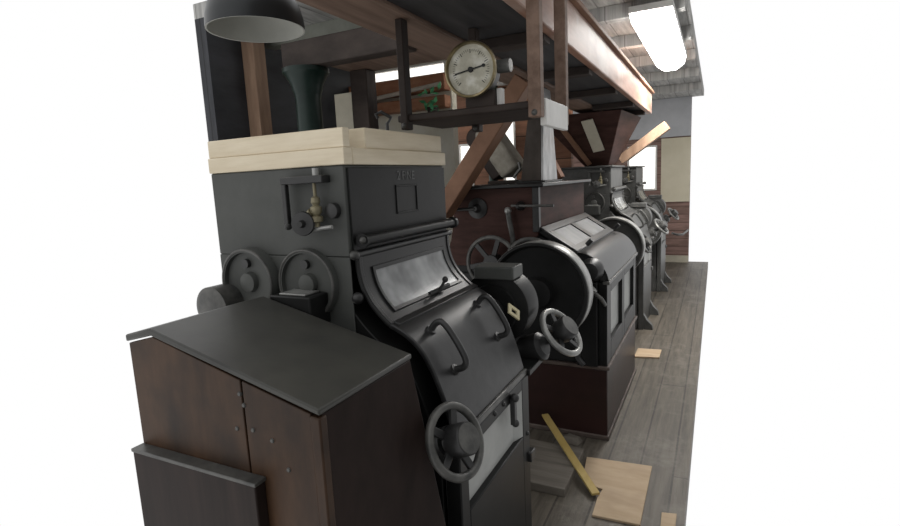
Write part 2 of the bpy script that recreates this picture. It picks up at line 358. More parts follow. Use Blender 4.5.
Y0, Y1 = 1.25, 1.87
mill = thing('roller_mill', (-1.23, Y0, 0), 'nearest black iron roller mill with pale timber boards on its hopper', 'machine', 'black roller mills')
def P(mb, name, mat, bevel=.003, parent=None): return mb.build(name, mat, parent or mill, bevel)
body_prof = [(-1.5, 0), (-1.5, 1.392), (-1.02, 1.392)]+inset(UPf, -.05)[1:]+inset(LOWf, -.05)[2:]+[(-.69, .86), (-.69, 0)]
P(MB().prism(body_prof, Y0, Y1), 'casing', 'black')
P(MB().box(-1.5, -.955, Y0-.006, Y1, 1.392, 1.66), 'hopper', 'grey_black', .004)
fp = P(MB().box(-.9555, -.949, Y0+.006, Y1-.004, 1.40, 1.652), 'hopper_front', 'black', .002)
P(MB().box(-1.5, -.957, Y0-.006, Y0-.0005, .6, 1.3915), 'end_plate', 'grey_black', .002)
# upper concave door with its dull pane
door = P(MB().strip(UPf, Y0+.012, Y1-.012, .014), 'upper_door', 'satin', .004)
UPw = [p for p in UPf if 1.203 < p[1] < 1.358]
pane = P(MB().strip(inset(UPw, .0135), Y0+.085, Y1-.075, .002), 'pane', 'glass', 0, door)
fr = MB()
for a, b in ((Y0+.075, Y0+.087), (Y1-.077, Y1-.065)): fr.strip(inset(UPw, .012), a, b, .008)
fr.strip(inset(UPw[:2], .012), Y0+.075, Y1-.065, .008); fr.strip(inset(UPw[-2:], .012), Y0+.075, Y1-.065, .008)
P(fr, 'pane_frame', 'satin', .001, door)
for a, b in ((Y0+.012, Y0+.03), (Y1-.03, Y1-.012)): P(MB().strip(inset(UPf, .013), a, b, .005), 'raised_edge', 'satin', .002, door)
lt = MB().beam((-.868, Y0+.30, 1.222), (-.852, Y0+.42, 1.232), .012, .012); lt.beam((-.862, Y0+.352, 1.215), (-.835, Y0+.362, 1.262), .014, .01); lt.ball((-.836, Y0+.362, 1.262), .011)
P(lt, 'latch', 'iron', .002, door)
# feed roll and door hinge rod
fr2 = P(MB().lathe((-.925, Y0+.015, 1.438), (0, 1, 0), [(0, 0), (.022, 0), (.022, .012), (.017, .014), (.017, .598), (.022, .6), (.022, .615), (0, .615)], 20), 'feed_roll', 'black', 0)
P(MB().ball((-.918, Y0+.012, 1.441), .011), 'roll_end', 'worn_iron', 0, fr2)
hr = P(MB().cyl((-.945, Y0+.0, 1.398), (-.945, Y1+.01, 1.398), .011), 'hinge_rod', 'iron', 0)
P(MB().ball((-.940, Y0-.004, 1.398), .015), 'hinge_ball', 'worn_iron', 0, hr)
P(MB().ball((-.94, Y0-.004, 1.27), .018), 'pivot_bolt', 'iron', 0)
# lower convex cover with two bow handles
cover = P(MB().strip(LOWf, Y0+.012, Y1-.012, .016), 'lower_cover', 'cover', .004)
P(MB().strip(inset([LOWf[0], LOWf[2]], .0), Y0+.028, Y1-.01, .021), 'cover_seam', 'satin', .003, cover)
for hy in (Y0+.115, Y0+.47):
    on = inset(LOWf, .016); up_ = inset(LOWf, .066); mid = inset(LOWf, .05)
    pts = [on[6], mid[6], up_[7], up_[10], up_[13], mid[14], on[14]]
    h = P(MB().tube([(x, hy, z) for x, z in fine(pts, 6)], .0105, 12), 'handle', 'iron', 0, cover)
    for q in (6, 14): P(MB().lathe((on[q][0], hy, on[q][1]), (.7, 0, .7), [(0, -.004), (.018, -.004), (.016, .008), (0, .01)], 16), 'handle_foot', 'iron', 0, h)
P(MB().box(-.668, -.632, Y0+.02, Y1-.008, .852, .876), 'sill', 'worn_iron', .004)
# the lower front: frame round a white inspection panel
fm = MB(); X0, X1 = -.68, -.63
fm.box(X0, X1, Y0+.0, Y0+.055, .0, .852); fm.box(X0, X1, Y1-.075, Y1, .0, .852); fm.box(X0, X1, Y0+.055, Y1-.075, .812, .852); fm.box(X0, X1, Y0+.055, Y1-.075, .0, .628)
P(fm, 'front_frame', 'black', .004)
pn = P(MB().box(-.672, -.652, Y0+.055, Y1-.13, .628, .812), 'inspection_panel', 'enamel', 0)
P(MB().hexa([(-.672, Y1-.13, .628), (-.652, Y1-.13, .628), (-.632, Y1-.075, .628), (-.66, Y1-.075, .628), (-.672, Y1-.13, .812), (-.652, Y1-.13, .812), (-.632, Y1-.075, .812), (-.66, Y1-.075, .812)]), 'panel_reveal', 'enamel', 0, pn)
lk = MB().box(-.63, -.612, 1.66, 1.685, .735, .835); lk.ball((-.615, 1.672, .835), .016); lk.ball((-.615, 1.672, .74), .014)
P(lk, 'panel_latch', 'iron', .003)
for bz, by in ((.842, 1.35), (.84, 1.52), (.84, 1.60), (.62, 1.84)):
    P(MB().ball((-.63, by, bz), .009, 10), 'bolt', 'iron', 0)
P(MB().box(-.645, -.615, Y1-.03, Y1+.02, .50, .54), 'hinge_block', 'iron', .004)
for fy in (Y0+.02, Y1-.08):
    P(MB().prism([(-.70, 0), (-.70, .16), (-.63, .16), (-.60, .10), (-.55, .05), (-.54, 0)], fy, fy+.06), 'foot', 'black', .004)
# near end face: two round gear guards, bearing block, feed adjusting gear
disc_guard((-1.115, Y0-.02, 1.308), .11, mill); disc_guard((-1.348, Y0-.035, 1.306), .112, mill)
bb = P(MB().box(-1.20, -1.045, Y0-.095, Y0-.005, 1.19, 1.285), 'bearing_block', 'black', .005)
P(MB().box(-1.17, -1.07, Y0-.085, Y0-.02, 1.285, 1.291), 'oil_lid', 'steel', .002, bb)
P(MB().lathe((-1.455, Y0-.10, 1.228), (0, -1, 0), [(0, -.08), (.07, -.08), (.07, 0), (.055, .006), (0, .006)], 36), 'pulley', 'worn_iron', 0)
br = P(MB().box(-1.165, -1.005, Y0-.045, Y0-.006, 1.612, 1.634), 'bracket', 'iron', .003)
P(MB().box(-1.163, -1.145, Y0-.045, Y0-.028, 1.49, 1.612), 'arm', 'iron', .003, br)
P(MB().ball((-1.153, Y0-.037, 1.488), .012), 'arm_end', 'iron', 0, br)
P(MB().cyl((-1.04, Y0-.025, 1.634), (-1.04, Y0-.025, 1.655), .011), 'bracket_bolt', 'steel', 0, br)
vl = P(MB().lathe((-1.042, Y0-.035, 1.485), (0, 0, 1), [(0, 0), (.008, 0), (.008, .012), (.018, .016), (.018, .03), (.01, .034), (.017, .045), (.017, .058), (.009, .063), (.014, .072), (.012, .085), (.005, .09), (.005, .128), (0, .128)], 16), 'feed_valve', 'old_brass', 0)
P(MB().lathe((-1.075, Y0-.055, 1.497), (.3, -1, 0), [(0, 0), (.034, 0), (.036, .006), (.034, .012), (.012, .014), (.008, .03), (0, .03)], 24), 'valve_wheel', 'iron', 0, vl)
P(MB().cyl((-1.095, Y0-.04, 1.50), (-1.055, Y0-.04, 1.53), .012), 'valve_body', 'old_brass', 0, vl)
P(MB().lathe((-.998, Y0-.012, 1.53), (0, -1, 0), [(0, -.01), (.024, -.01), (.022, .012), (.01, .016), (0, .016)], 20), 'boss', 'iron', 0)
P(MB().tube([(-1.06, Y0-.04, 1.475), (-1.02, Y0-.04, 1.482), (-.985, Y0-.04, 1.485)], .006), 'lever', 'steel', 0)
P(MB().ball((-1.12, Y0-.03, 1.51), .014), 'knob', 'iron', 0)
# hand wheels at both ends of the front, with their spindle housings
axn = (.88, -.20, .42)
P(MB().cyl((-.70, Y0-.01, .85), (-.63, Y0-.045, .895), .045), 'spindle_housing', 'iron', 0)
handwheel((-.612, Y0-.055, .905), axn, .094, mill)
P(MB().lathe((-.70, Y1+.17, .88), (.8, -.1, .35), [(0, 0), (.058, 0), (.062, .03), (.058, .085), (.04, .10), (0, .10)], 28), 'spindle_housing', 'iron', 0)
handwheel((-.552, Y1+.20, .968), (.75, -.15, .65), .10, mill, 'steel')
# belt drum guard on the far end, with a square cap, and its lever below
drum = P(MB().lathe((-.80, Y1+.07, 1.075), (0, 1, 0), [(0, 0), (.10, 0), (.105, .012), (.148, .016), (.15, .022), (.15, .145), (.144, .152), (0, .152)], 52), 'drum_guard', 'black', 0)
P(MB().box(-.875, -.705, Y1+.07, Y1+.19, 1.20, 1.252), 'drum_cap', 'grey_black', .006, drum)
P(MB().cyl((-.80, Y1-.01, 1.075), (-.80, Y1+.075, 1.075), .05), 'drum_shaft', 'iron', 0, drum)
P(MB().box(-.9, -.62, Y1-.01, Y1+.19, .845, .87), 'drum_bracket', 'black', .004)
mill_copies = []
for y, lab in ((5.55, 'black roller mill behind the wooden-cased one, third in the row'), (7.45, 'farthest black roller mill, by the end wall')):
    c = copy_tree(mill); c.location.y = y; c.scale.y = 1.18; c['label'] = lab; mill_copies.append(c)
# only on the nearest mill: stencilled lettering, cast plate, brass tag
text_mesh('hopper_lettering', '2 FINE', .042, 'letter', Matrix.Translation((-.9485, Y0+.325, 1.612)) @ Matrix(((0, 0, 1, 0), (1, 0, 0, 0), (0, 1, 0, 0), (0, 0, 0, 1))), mill)
pl = MB(); a0, a1, b0, b1 = Y0+.255, Y0+.395, 1.50, 1.595
for q in ((a0, a1, b0, b0+.006), (a0, a1, b1-.006, b1), (a0, a0+.006, b0, b1), (a1-.006, a1, b0, b1)): pl.box(-.9495, -.9455, q[0], q[1], q[2], q[3])
P(pl, 'plate_outline', 'black', .001)
tg = MB(); c = Vector((-.683, 1.875, 1.092)); e1 = Vector((.3, .5, -.45)).normalized(); e2 = Vector((.25, -.8, -.75)); e2 = (e2-e1*e2.dot(e1)).normalized(); e3 = e1.cross(e2)
for lo_, hi_, w0, w1 in ((-.032, -.016, -.022, .022), (.016, .032, -.022, .022), (-.016, .016, -.022, -.009), (-.016, .016, .009, .022)):
    tg.hexa([c+e1*lo_+e2*w0-e3*.003, c+e1*hi_+e2*w0-e3*.003, c+e1*hi_+e2*w1-e3*.003, c+e1*lo_+e2*w1-e3*.003, c+e1*lo_+e2*w0+e3*.003, c+e1*hi_+e2*w0+e3*.003, c+e1*hi_+e2*w1+e3*.003, c+e1*lo_+e2*w1+e3*.003])
P(tg, 'brass_tag', 'cream', 0)
# new timber boards on the nearest hopper
TG = 'pale timber boards on the nearest hopper'
tag(MB().box(-1.5, -.945, Y0-.012, Y0+.028, 1.6605, 1.709).build('timber_board', 'pine'), 'lower pale board across the near end of the nearest hopper', 'board', TG)
tag(MB().box(-.985, -.945, Y0+.0295, Y1+.005, 1.6605, 1.709).build('timber_board', 'pine'), 'lower pale board along the aisle side of the nearest hopper', 'board', TG)
tag(MB().box(-1.5, -.948, Y0-.006, Y0+.024, 1.7095, 1.765).build('timber_board', 'pine'), 'upper pale board lying across the near end of the nearest hopper', 'board', TG)
tag(MB().box(-1.06, -.958, Y0+.115, Y1+.0, 1.7095, 1.772).build('timber_board', 'pine'), 'short thick pale block on the aisle side of the nearest hopper, below the hanging shelf', 'board', TG)
hk = MB().tube([(-1.0, 1.56, 1.772), (-1.0, 1.56, 1.80), (-.99, 1.57, 1.82), (-1.015, 1.55, 1.84), (-1.03, 1.54, 1.832), (-1.025, 1.545, 1.82)], .006)
tag(hk.build('iron_hook', 'iron', bevel=0), 'small black iron hook standing on the short pale timber block', 'hook')

# ------------------------------------------------------------------ housing in the foreground
box = thing('machine_housing', (-1.05, .95, 0), 'dark wooden housing with sloping top and brown front, in the foreground', 'housing')
rx, ry0, ry1, ex = -1.215, .785, 1.15, -.708
lx = -1.31
zr, ze = 1.282, 1.155; zl = zr-(rx-lx)*.245
MB().hexa([(lx+.012, ry0+.012, 0), (ex+.0, ry0+.012, 0), (-.505, ry1-.004, 0), (lx+.012, ry1-.004, 0),
           (lx+.012, ry0+.012, zl-.02), (ex-.003, ry0+.012, ze-.014), (ex-.002, ry1-.004, ze-.014), (lx+.012, ry1-.004, zl-.02)]).build('body', 'box_side', box, .004)
MB().prism([(lx+.02, zl-.03), (rx, zr-.03), (ex-.02, ze-.03)], ry0+.014, ry1-.006).build('gable', 'box_side', box, 0)
fr_ = MB()
for a, b in ((lx, -.93), (-.925, -.735)):
    za = min(zr, ze+(ex-a)*.245) if a > rx else zl; zb = ze+(ex-b)*.245
    if a < rx: fr_.prism([(a, 0), (a, za-.022), (rx, zr-.022), (b, zb-.022), (b, 0)], ry0, ry0+.014)
    else: fr_.prism([(a, 0), (a, za-.022), (b, zb-.022), (b, 0)], ry0, ry0+.014)
fr_.build('front_boards', 'box_front', box, .002)
MB().prism([(-.735, 0), (-.735, ze-.018), (ex, ze-.02), (ex, 0)], ry0-.004, ry0+.02).build('corner_strip', 'box_front', box, .004)
MB().prism([(lx-.004, zl), (rx, zr), (ex+.001, ze), (ex+.001, ze-.014), (rx, zr-.018), (lx-.004, zl-.018)], ry0-.005, ry1).build('sloping_top', 'box_top', box, .004)
MB().box(lx, -.885, ry0-.03, ry0, .0, .96).build('lower_panel', 'box_side', box, .003)
MB().box(lx, -.88, ry0-.034, ry0, .96, .969).build('panel_ledge', 'worn_iron', box, .002)
for x, z in ((-.935, 1.155), (-.905, 1.075), (-.85, 1.06), (-.955, 1.07), (-.925, 1.13), (-.81, 1.0)):
    MB().lathe((x, ry0, z), (0, -1, 0), [(0, .003), (.004, .003), (.006, 0), (.006, -.004), (0, -.004)], 12).build('screw', 'worn_iron', box, 0)

# ------------------------------------------------------------------ the wooden-cased roller mill (second in the row)
A, B = 3.09, 4.32
wm = thing('roller_mill', (-1.23, A, 0), 'wooden-cased roller mill with red-brown plinth and big round pulley, second in the row', 'machine')
def Q(mb, name, mat, bevel=.004, parent=None): return mb.build(name, mat, parent or wm, bevel)
Q(MB().box(-1.9, -.55, A, B, 0, .445), 'plinth', 'mahogany', .006)
Q(MB().box(-1.92, -.54, A-.01, B+.01, 0, .03), 'plinth_skirting', 'moulding', .006)
Q(MB().box(-1.91, -.535, A-.012, B+.012, .445, .468), 'plinth_moulding', 'moulding', .006)
cas = [(-1.84, .468), (-1.84, .97), (-1.75, 1.08), (-1.58, 1.15), (-1.53, 1.25), (-.955, 1.25), (-.745, 1.11), (-.69, 1.10), (-.62, 1.05), (-.59, .98), (-.585, .468)]
Q(MB().prism(cas, A+.03, B-.02), 'casing', 'black')
ff = MB()
for a, b in ((A, A+.13), (A+.56, A+.66), (B-.12, B)): ff.box(-.60, -.55, a, b, .468, .975)
for a, b in ((A+.13, A+.56), (A+.66, B-.12)): ff.box(-.60, -.55, a, b, .468, .59); ff.box(-.60, -.55, a, b, .895, .975)
Q(ff, 'front_frame', 'black', .005)
for a, b in ((A+.13, A+.56), (A+.66, B-.12)): Q(MB().box(-.59, -.575, a+.001, b-.001, .591, .894), 'front_pane', 'enamel', 0)
CV = [(-.735, 1.135), (-.685, 1.128), (-.635, 1.105), (-.59, 1.06), (-.565, 1.015), (-.555, .978)]
cvf = fine(CV)
Q(MB().strip(cvf, A+.02, B, .012), 'round_cover', 'satin', .003)
ec = [(-.735, 1.0)]+cvf+[(-.60, .97)]
Q(MB().prism(ec, A+.03, A+.05), 'cover_end', 'iron', .002)
Q(MB().box(-.575, -.535, A-.005, B+.005, .962, .98), 'cover_sill', 'worn_iron', .003)
# sloping upper door with two panes
d0, d1 = Vector((-.95, 0, 1.285)), Vector((-.725, 0, 1.14)); dd = (d1-d0).normalized(); nn = Vector((-dd.z, 0, dd.x))
def slab(mb, t0, t1, ya, yb, h0, h1):
    L = (d1-d0).length
    p = [d0+dd*L*t0, d0+dd*L*t1]
    return mb.prism([((p[0]+nn*h0).x, (p[0]+nn*h0).z), ((p[1]+nn*h0).x, (p[1]+nn*h0).z), ((p[1]+nn*h1).x, (p[1]+nn*h1).z), ((p[0]+nn*h1).x, (p[0]+nn*h1).z)], ya, yb)
sd = Q(slab(MB(), 0, 1, A+.01, B, -.02, .004), 'sloping_door', 'black', .003)
fr3 = MB()
for t0, t1, ya, yb in ((0, .2, A+.01, B), (.82, 1, A+.01, B), (.2, .82, A+.01, A+.12), (.2, .82, A+.57, A+.66), (.2, .82, B-.12, B)): slab(fr3, t0, t1, ya, yb, .004, .016)
Q(fr3, 'door_frame', 'satin', .003, sd)
for ya, yb in ((A+.12, A+.57), (A+.66, B-.12)): Q(slab(MB(), .2, .82, ya, yb, .004, .008), 'door_pane', 'mesh_pane', 0, sd)
Q(MB().beam((-.735, A+.0, 1.15), (-.735, B, 1.15), .03, .02), 'door_rail', 'iron', .004)
# hopper with corner strip and overhanging lid
hop = [(-1.60, 1.05), (-1.575, 1.12), (-1.545, 1.22), (-1.525, 1.32), (-1.505, 1.54), (-.956, 1.54), (-.956, 1.25), (-1.0, 1.2), (-1.0, 1.05)]
Q(MB().prism(hop, A, B+.03), 'hopper', 'mahogany_hi', .004)
Q(MB().box(-.985, -.945, A-.012, A+.03, 1.27, 1.54), 'corner_strip', 'iron', .004)
Q(MB().box(-1.56, -.905, A-.05, B+.07, 1.541, 1.562), 'lid', 'satin', .004)
# near-end gear: big belt pulley, pair of wheel guards, bosses, levers
def belt_pulley(par, c, r, yback, w=.13):
    c = Vector(c)
    o = MB().lathe(c, (0, -1, 0), [(0, -w), (r*.92, -w), (r, -w), (r*1.008, -w+.01), (r*1.008, -.01), (r, 0), (r*.96, .002), (r*.94, -.006), (r*.9, -.03), (r*.32, -.035), (r*.28, 0), (r*.12, .012), (0, .012)], 72).build('belt_pulley', 'black', par, 0)
    MB().lathe(c, (0, -1, 0), [(r*1.01, -w+.012), (r*1.018, -w+.016), (r*1.018, -.014), (r*1.01, -.01)], 72).build('pulley_rim', 'steel', o, 0)
    MB().cyl(c+Vector((0, w-.01, 0)), (c.x, yback, c.z), .05).build('pulley_shaft', 'iron', o, 0)
    return o
big = belt_pulley(wm, (-.86, A-.37, .97), .278, A+.04)
for x, r in ((-1.235, .16), (-.985, .15)):
    g = Q(MB().torus((x, A-.07, 1.085), (0, 1, 0), r, .014, 48, 10), 'spoked_wheel', 'worn_iron', 0)
    Q(MB().lathe((x, A-.07, 1.085), (0, 1, 0), [(0, -.02), (.05, -.02), (.05, .1), (0, .1)], 24), 'hub', 'iron', 0, g)
    for k in range(6):
        an = k*PI/3+.2
        Q(MB().beam((x+.04*math.cos(an), A-.07, 1.085+.04*math.sin(an)), (x+r*math.cos(an), A-.07, 1.085+r*math.sin(an)), .03, .014, up=(0, 1, 0)), 'spoke', 'iron', .002, g)
bo = Q(MB().lathe((-1.345, A-.0, 1.42), (0, -1, 0), [(0, -.01), (.065, -.01), (.065, .008), (.045, .014), (.03, .02), (.014, .05), (0, .05)], 28), 'round_boss', 'iron', 0)
Q(MB().cyl((-1.345, A-.045, 1.42), (-1.52, A-.045, 1.415), .01), 'boss_shaft', 'iron', 0, bo)
lv = Q(MB().tube([(-1.10, A-.04, 1.16), (-1.105, A-.04, 1.25), (-1.12, A-.04, 1.33), (-1.13, A-.04, 1.40)], .016), 'feed_lever', 'worn_iron', 0)
Q(MB().ball((-1.13, A-.04, 1.405), .022), 'lever_knob', 'steel', 0, lv)
Q(MB().tube([(-1.10, A-.06, 1.435), (-1.0, A-.06, 1.432), (-.84, A-.06, 1.43)], .008), 'feed_rod', 'worn_iron', 0)
Q(MB().lathe((-1.06, A-.0, 1.43), (0, -1, 0), [(0, -.01), (.03, -.01), (.028, .02), (.01, .07), (0, .07)], 20), 'rod_boss', 'iron', 0)
# dark recess gear under the pulley
Q(MB().tube([(-.60, A-.10, .93), (-.56, A-.11, .90), (-.55, A-.07, .86), (-.565, A+.01, .84)], .012), 'curved_lever', 'worn_iron', 0)
Q(MB().cyl((-.66, A-.16, .905), (-.60, A-.16, .975), .03), 'oil_cup', 'worn_iron', 0)
Q(MB().tube([(-.73, A-.09, .80), (-.70, A-.10, .62), (-.70, A-.10, .54), (-.665, A-.11, .50)], .016), 'drain_pipe', 'iron', 0)
Q(MB().lathe((-.64, A-.06, 1.045), (0, -1, 0), [(0, -.1), (.07, -.1), (.072, -.05), (.05, 0), (0, .005)], 28), 'end_bearing', 'iron', 0)
Q(MB().box(-.72, -.60, A-.04, A+.03, .47, .98), 'end_post', 'black', .006)
Q(MB().box(-1.82, -.72, A+.005, A+.03, .47, 1.0), 'end_panel', 'black', .006)
hwy = A+.05
for k, y in enumerate((A+.12, B-.1)):
    q = Q(MB().cyl((-.69, y, 1.18), (-.66, y, 1.21), .014), 'door_knob', 'iron', 0)

hazed = {}
def lift_for_haze(o):  # recolours the far mills lighter to imitate haze
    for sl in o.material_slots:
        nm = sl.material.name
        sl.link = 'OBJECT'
        sl.material = M['haze_black'] if nm in ('black_paint', 'hazy_black_paint', 'satin_black', 'dark_iron', 'worn_black_iron') else bpy.data.materials[nm]
    for ch in o.children: lift_for_haze(ch)
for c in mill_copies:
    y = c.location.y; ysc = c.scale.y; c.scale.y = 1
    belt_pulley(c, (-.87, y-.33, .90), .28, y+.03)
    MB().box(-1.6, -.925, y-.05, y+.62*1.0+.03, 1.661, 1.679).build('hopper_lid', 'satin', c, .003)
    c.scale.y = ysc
    lift_for_haze(c)
# things standing on the wooden mill's lid
sp = thing('grain_spout', (-1.02, 3.42, 1.5625), 'tapered dark wooden grain spout with bright metal side on the second mill\'s lid', 'spout')
def taper(x0, x1, y0, y1, z0, z1, dx0, dx1, dy0, dy1):
    return MB().hexa([(x0, y0, z0), (x1, y0, z0), (x1, y1, z0), (x0, y1, z0), (x0+dx0, y0+dy0, z1), (x1-dx1, y0+dy0, z1), (x1-dx1, y1-dy1, z1), (x0+dx0, y1-dy1, z1)])
taper(-1.135, -1.0, 3.32, 3.64, 1.575, 2.165, .07, .0, .04, .14).build('chute', 'spout', sp, .004)
taper(-.9995, -.985, 3.32, 3.66, 1.5755, 2.15, .0, .0, .04, .14).build('metal_side', 'metal_sheet', sp, .002)
MB().box(-1.15, -.96, 3.27, 3.70, 1.563, 1.575).build('base_flange', 'satin', sp, .002)
hd = thing('spout_hood', (-1.35, 3.55, 1.563), 'leaning grey worn hood with rounded top on the second mill\'s lid, left of the spout', 'hood')
a, b = Vector((-1.25, 3.5, 1.635)), Vector((-1.43, 3.5, 1.90))
ax = (b-a).normalized(); sdw = Vector((ax.z, 0, -ax.x))
prof = []
for k in range(0, 13):
    t = PI*k/12
    prof.append(b+sdw*.075*math.cos(t)+ax*.07*math.sin(t))
ring = [a+sdw*.075]+prof+[a-sdw*.075]
mb = MB(); mb.prism([(p.x, p.z) for p in ring], 3.44, 3.66); mb.build('hood_shell', 'canvas', hd, .025, 4)
MB().prism([(p.x-.075, max(1.586, p.z-.012)) for p in ring[:1]+ring[3:]], 3.46, 3.64).build('hood_back', 'dark_timber', hd, .01)
MB().box(-1.42, -1.2, 3.45, 3.65, 1.563, 1.585).build('hood_foot', 'dark_timber', hd, .003)
MB().tube([(-1.22, 3.42, 1.60), (-1.17, 3.42, 1.66), (-1.18, 3.42, 1.70)], .01).build('hood_catch', 'steel', hd, 0)

# ------------------------------------------------------------------ overhead timber gantry
ga = thing('overhead_gantry', (-.95, 3.6, 2.2), 'long overhead timber conveyor trough running above the row of machines', 'gantry')
GY0, GY1 = 1.15, 6.1
MB().box(-1.24, -1.02, GY0, GY1, 2.2, 2.42).build('inner_beam', 'brown_beam', ga, .008)
MB().box(-1.02, -.668, GY0, GY1, 2.215, 2.245).build('underside_boards', 'dark_boards', ga, .004)
MB().box(-.668, -.625, GY0, GY1, 2.195, 2.395).build('side_board', 'red_board', ga, .006)
MB().box(-.70, -.60, GY0, GY1, 2.395, 2.42).build('top_rail', 'brown', ga, .004)
for y in (2.3, 3.2, 4.1, 5.0, 5.8): MB().box(-1.02, -.668, y, y+.1, 2.17, 2.215).build('cross_batten', 'dark_timber', ga, .004)
tag(MB().box(-2.64, -1.66, 2.86, 2.98, 2.39, 2.56).build('cross_beam', 'dark_timber', bevel=.008), 'dark brown timber beam resting on the green column', 'beam')
tag(MB().box(-2.36, -1.242, 2.985, 3.33, 2.4005, 2.445).build('bearer_plank', 'brown_beam', bevel=.006), 'lighter brown plank under the dark cross beam, left of the gauge', 'plank')
# hanging shelf with the pressure gauge
sh = thing('hanging_shelf', (-.82, 1.98, 1.83), 'dark hanging shelf board slung under the gantry, holding the gauge', 'shelf')
MB().box(-1.10, -.552, 1.79, 2.16, 1.83, 1.856).build('shelf_board', 'dark_timber', sh, .006)
MB().box(-.552, -.53, 1.84, 2.14, 1.775, 1.866).build('lit_end_board', 'white_wood', sh, .003)  # shelf end coloured white to look lit by the lamp
for x, y, w, z1 in ((-1.065, 1.80, .03, 2.2), (-.915, 2.13, .035, 2.215), (-.555, 1.805, .045, 2.45), (-.565, 2.185, .045, 2.45)):
    MB().box(x-w/2, x+w/2, y-.022, y+.022, 1.80, z1).build('hanger', 'brown_beam' if x > -.7 else 'dark_timber', sh, .004)
    MB().ball((x, y-.02, 1.815), .011, 10).build('hanger_bolt', 'worn_iron', sh, 0)
gc = Vector((-.788, 1.80, 1.985)); gk = .88
gg = thing('pressure_gauge', (-.772, 1.85, 1.856), 'round brass-rimmed pressure gauge with pale dial on the hanging shelf', 'gauge')
gax = Vector((.05, -1, -.02)).normalized()
MB().lathe(gc, gax, [(0*gk, -.11), (.075*gk, -.11), (.085*gk, -.1), (.088*gk, -.03), (.098*gk, -.02), (.098*gk, .0), (0*gk, .0)], 48).build('gauge_case', 'iron', gg, 0)
MB().lathe(gc, gax, [(.098*gk, -.004), (.108*gk, -.004), (.111*gk, .006), (.108*gk, .018), (.101*gk, .02), (.098*gk, .012)], 56, close='ring').build('bezel', 'brass', gg, 0)
dl = MB().lathe(gc, gax, [(0*gk, .004), (.099*gk, .004), (.099*gk, -.002), (0*gk, -.002)], 56).build('dial', 'dial', gg, 0)
gu = Vector((0, 0, 1)); gu = (gu-gax*gu.dot(gax)).normalized(); gr = gu.cross(gax)
tk = MB()
for k in range(41):
    an = math.radians(225-270*k/40); d = gr*math.cos(an)+gu*math.sin(an); big_ = k % 5 == 0
    tk.beam(gc+gax*.0045+d*(.064 if big_ else .07)*gk, gc+gax*.0045+d*.079*gk, .0026 if big_ else .0012, .001, up=gax)
tk.build('scale_marks', 'dial_ink', dl, 0)
nd = MB(); d = (gr*.98+gu*.17).normalized()
nd.beam(gc+gax*.009-d*.06, gc+gax*.009+d*.054, .0045, .002, up=gax); nd.lathe(gc+gax*.004, gax, [(0, .009), (.009, .009), (.010, 0), (0, 0)], 20); nd.lathe(gc+gax*.008+d*.05, gax, [(0, .003), (.006, .003), (.006, 0), (0, 0)], 12)
nd.build('needle', 'dial_ink', gg, 0)
MB().cyl((-.722, 1.885, 2.0), (-.67, 1.885, 2.0), .024).build('pipe_fitting', 'steel', gg, .002)
MB().box(-.83, -.715, 1.83, 1.89, 1.8565, 1.915).build('stand', 'dark_timber', gg, .004)
MB().box(-.715, -.695, 1.85, 1.88, 1.8565, 1.92).build('clip', 'white_wood', gg, .002)

# ------------------------------------------------------------------ braces, posts, columns
tag(MB().beam((-.965, 2.95, 2.135), (-1.53, 2.95, 1.40), .10, .13, up=(0, 1, 0)).build('diagonal_brace', 'brown', bevel=.006), 'thick brown diagonal brace falling from the gantry behind the gauge', 'brace', 'timber braces')
tag(MB().beam((-.475, 6.2, 2.075), (-.955, 6.2, 1.735), .10, .13, up=(0, 1, 0)).build('diagonal_brace', 'post', bevel=.006), 'brown diagonal brace rising to the right near the far bright window', 'brace', 'timber braces')
fu = thing('wooden_chute', (-1.1, 5.7, 1.66), 'red-brown wooden feed chute narrowing down onto the third mill\'s hopper', 'chute')
MB().hexa([(-1.22, 5.6, 1.6805), (-.98, 5.6, 1.6805), (-.98, 6.0, 1.6805), (-1.22, 6.0, 1.6805), (-1.58, 5.12, 2.165), (-.78, 5.12, 2.165), (-.72, 6.05, 2.165), (-1.62, 6.05, 2.165)]).build('chute_body', 'mahogany_hi', fu, .006)
MB().beam((-1.40, 5.10, 2.15), (-1.165, 5.575, 1.70), .05, .03, up=(0, 1, 0)).build('chute_batten', 'brown', fu, .004)
MB().beam((-1.10, 5.155, 2.10), (-1.04, 5.42, 1.82), .11, .012, up=(0, 1, .5)).build('chute_plate', 'pale', fu, .002)
tag(MB().beam((-1.30, 4.25, 1.93), (-1.12, 4.25, 1.58), .05, .12, up=(0, 1, 0)).build('slanting_board', 'orange', bevel=.004), 'orange-brown slanting board left of the feed chute', 'board')
tag(MB().box(-3.199, -3.08, 3.05, 3.17, 0, 2.7995).build('timber_post', 'post', bevel=.006), 'light brown timber post against the dark left wall', 'post')
gcx, gcy = -2.50, 2.93
col = thing('iron_column', (gcx, gcy, 0), 'dark green cast-iron column with flared capital under the cross beam', 'column')
MB().lathe((gcx, gcy, 0), (0, 0, 1), [(0, 0), (.15, 0), (.15, .05), (.10, .09), (.095, .2), (.085, 2.19), (.09, 2.22)], 36).build('shaft', 'green', col, 0)
MB().lathe((gcx, gcy, 0), (0, 0, 1), [(.09, 2.22), (.10, 2.25), (.105, 2.28), (.14, 2.345), (.155, 2.36), (.155, 2.389), (0, 2.389)], 36).build('capital', 'green', col, .002)
tag(MB().box(-2.34, -2.20, 3.20, 3.32, 0, 2.40).build('square_post', 'dark_timber', bevel=.006), 'dark square timber post right of the green iron column', 'post')
tag(MB().box(-2.66, -2.36, 3.42, 3.45, 0, 2.30).build('pale_panel', 'pale', bevel=.003), 'narrow pale upright panel behind the green iron column', 'panel')
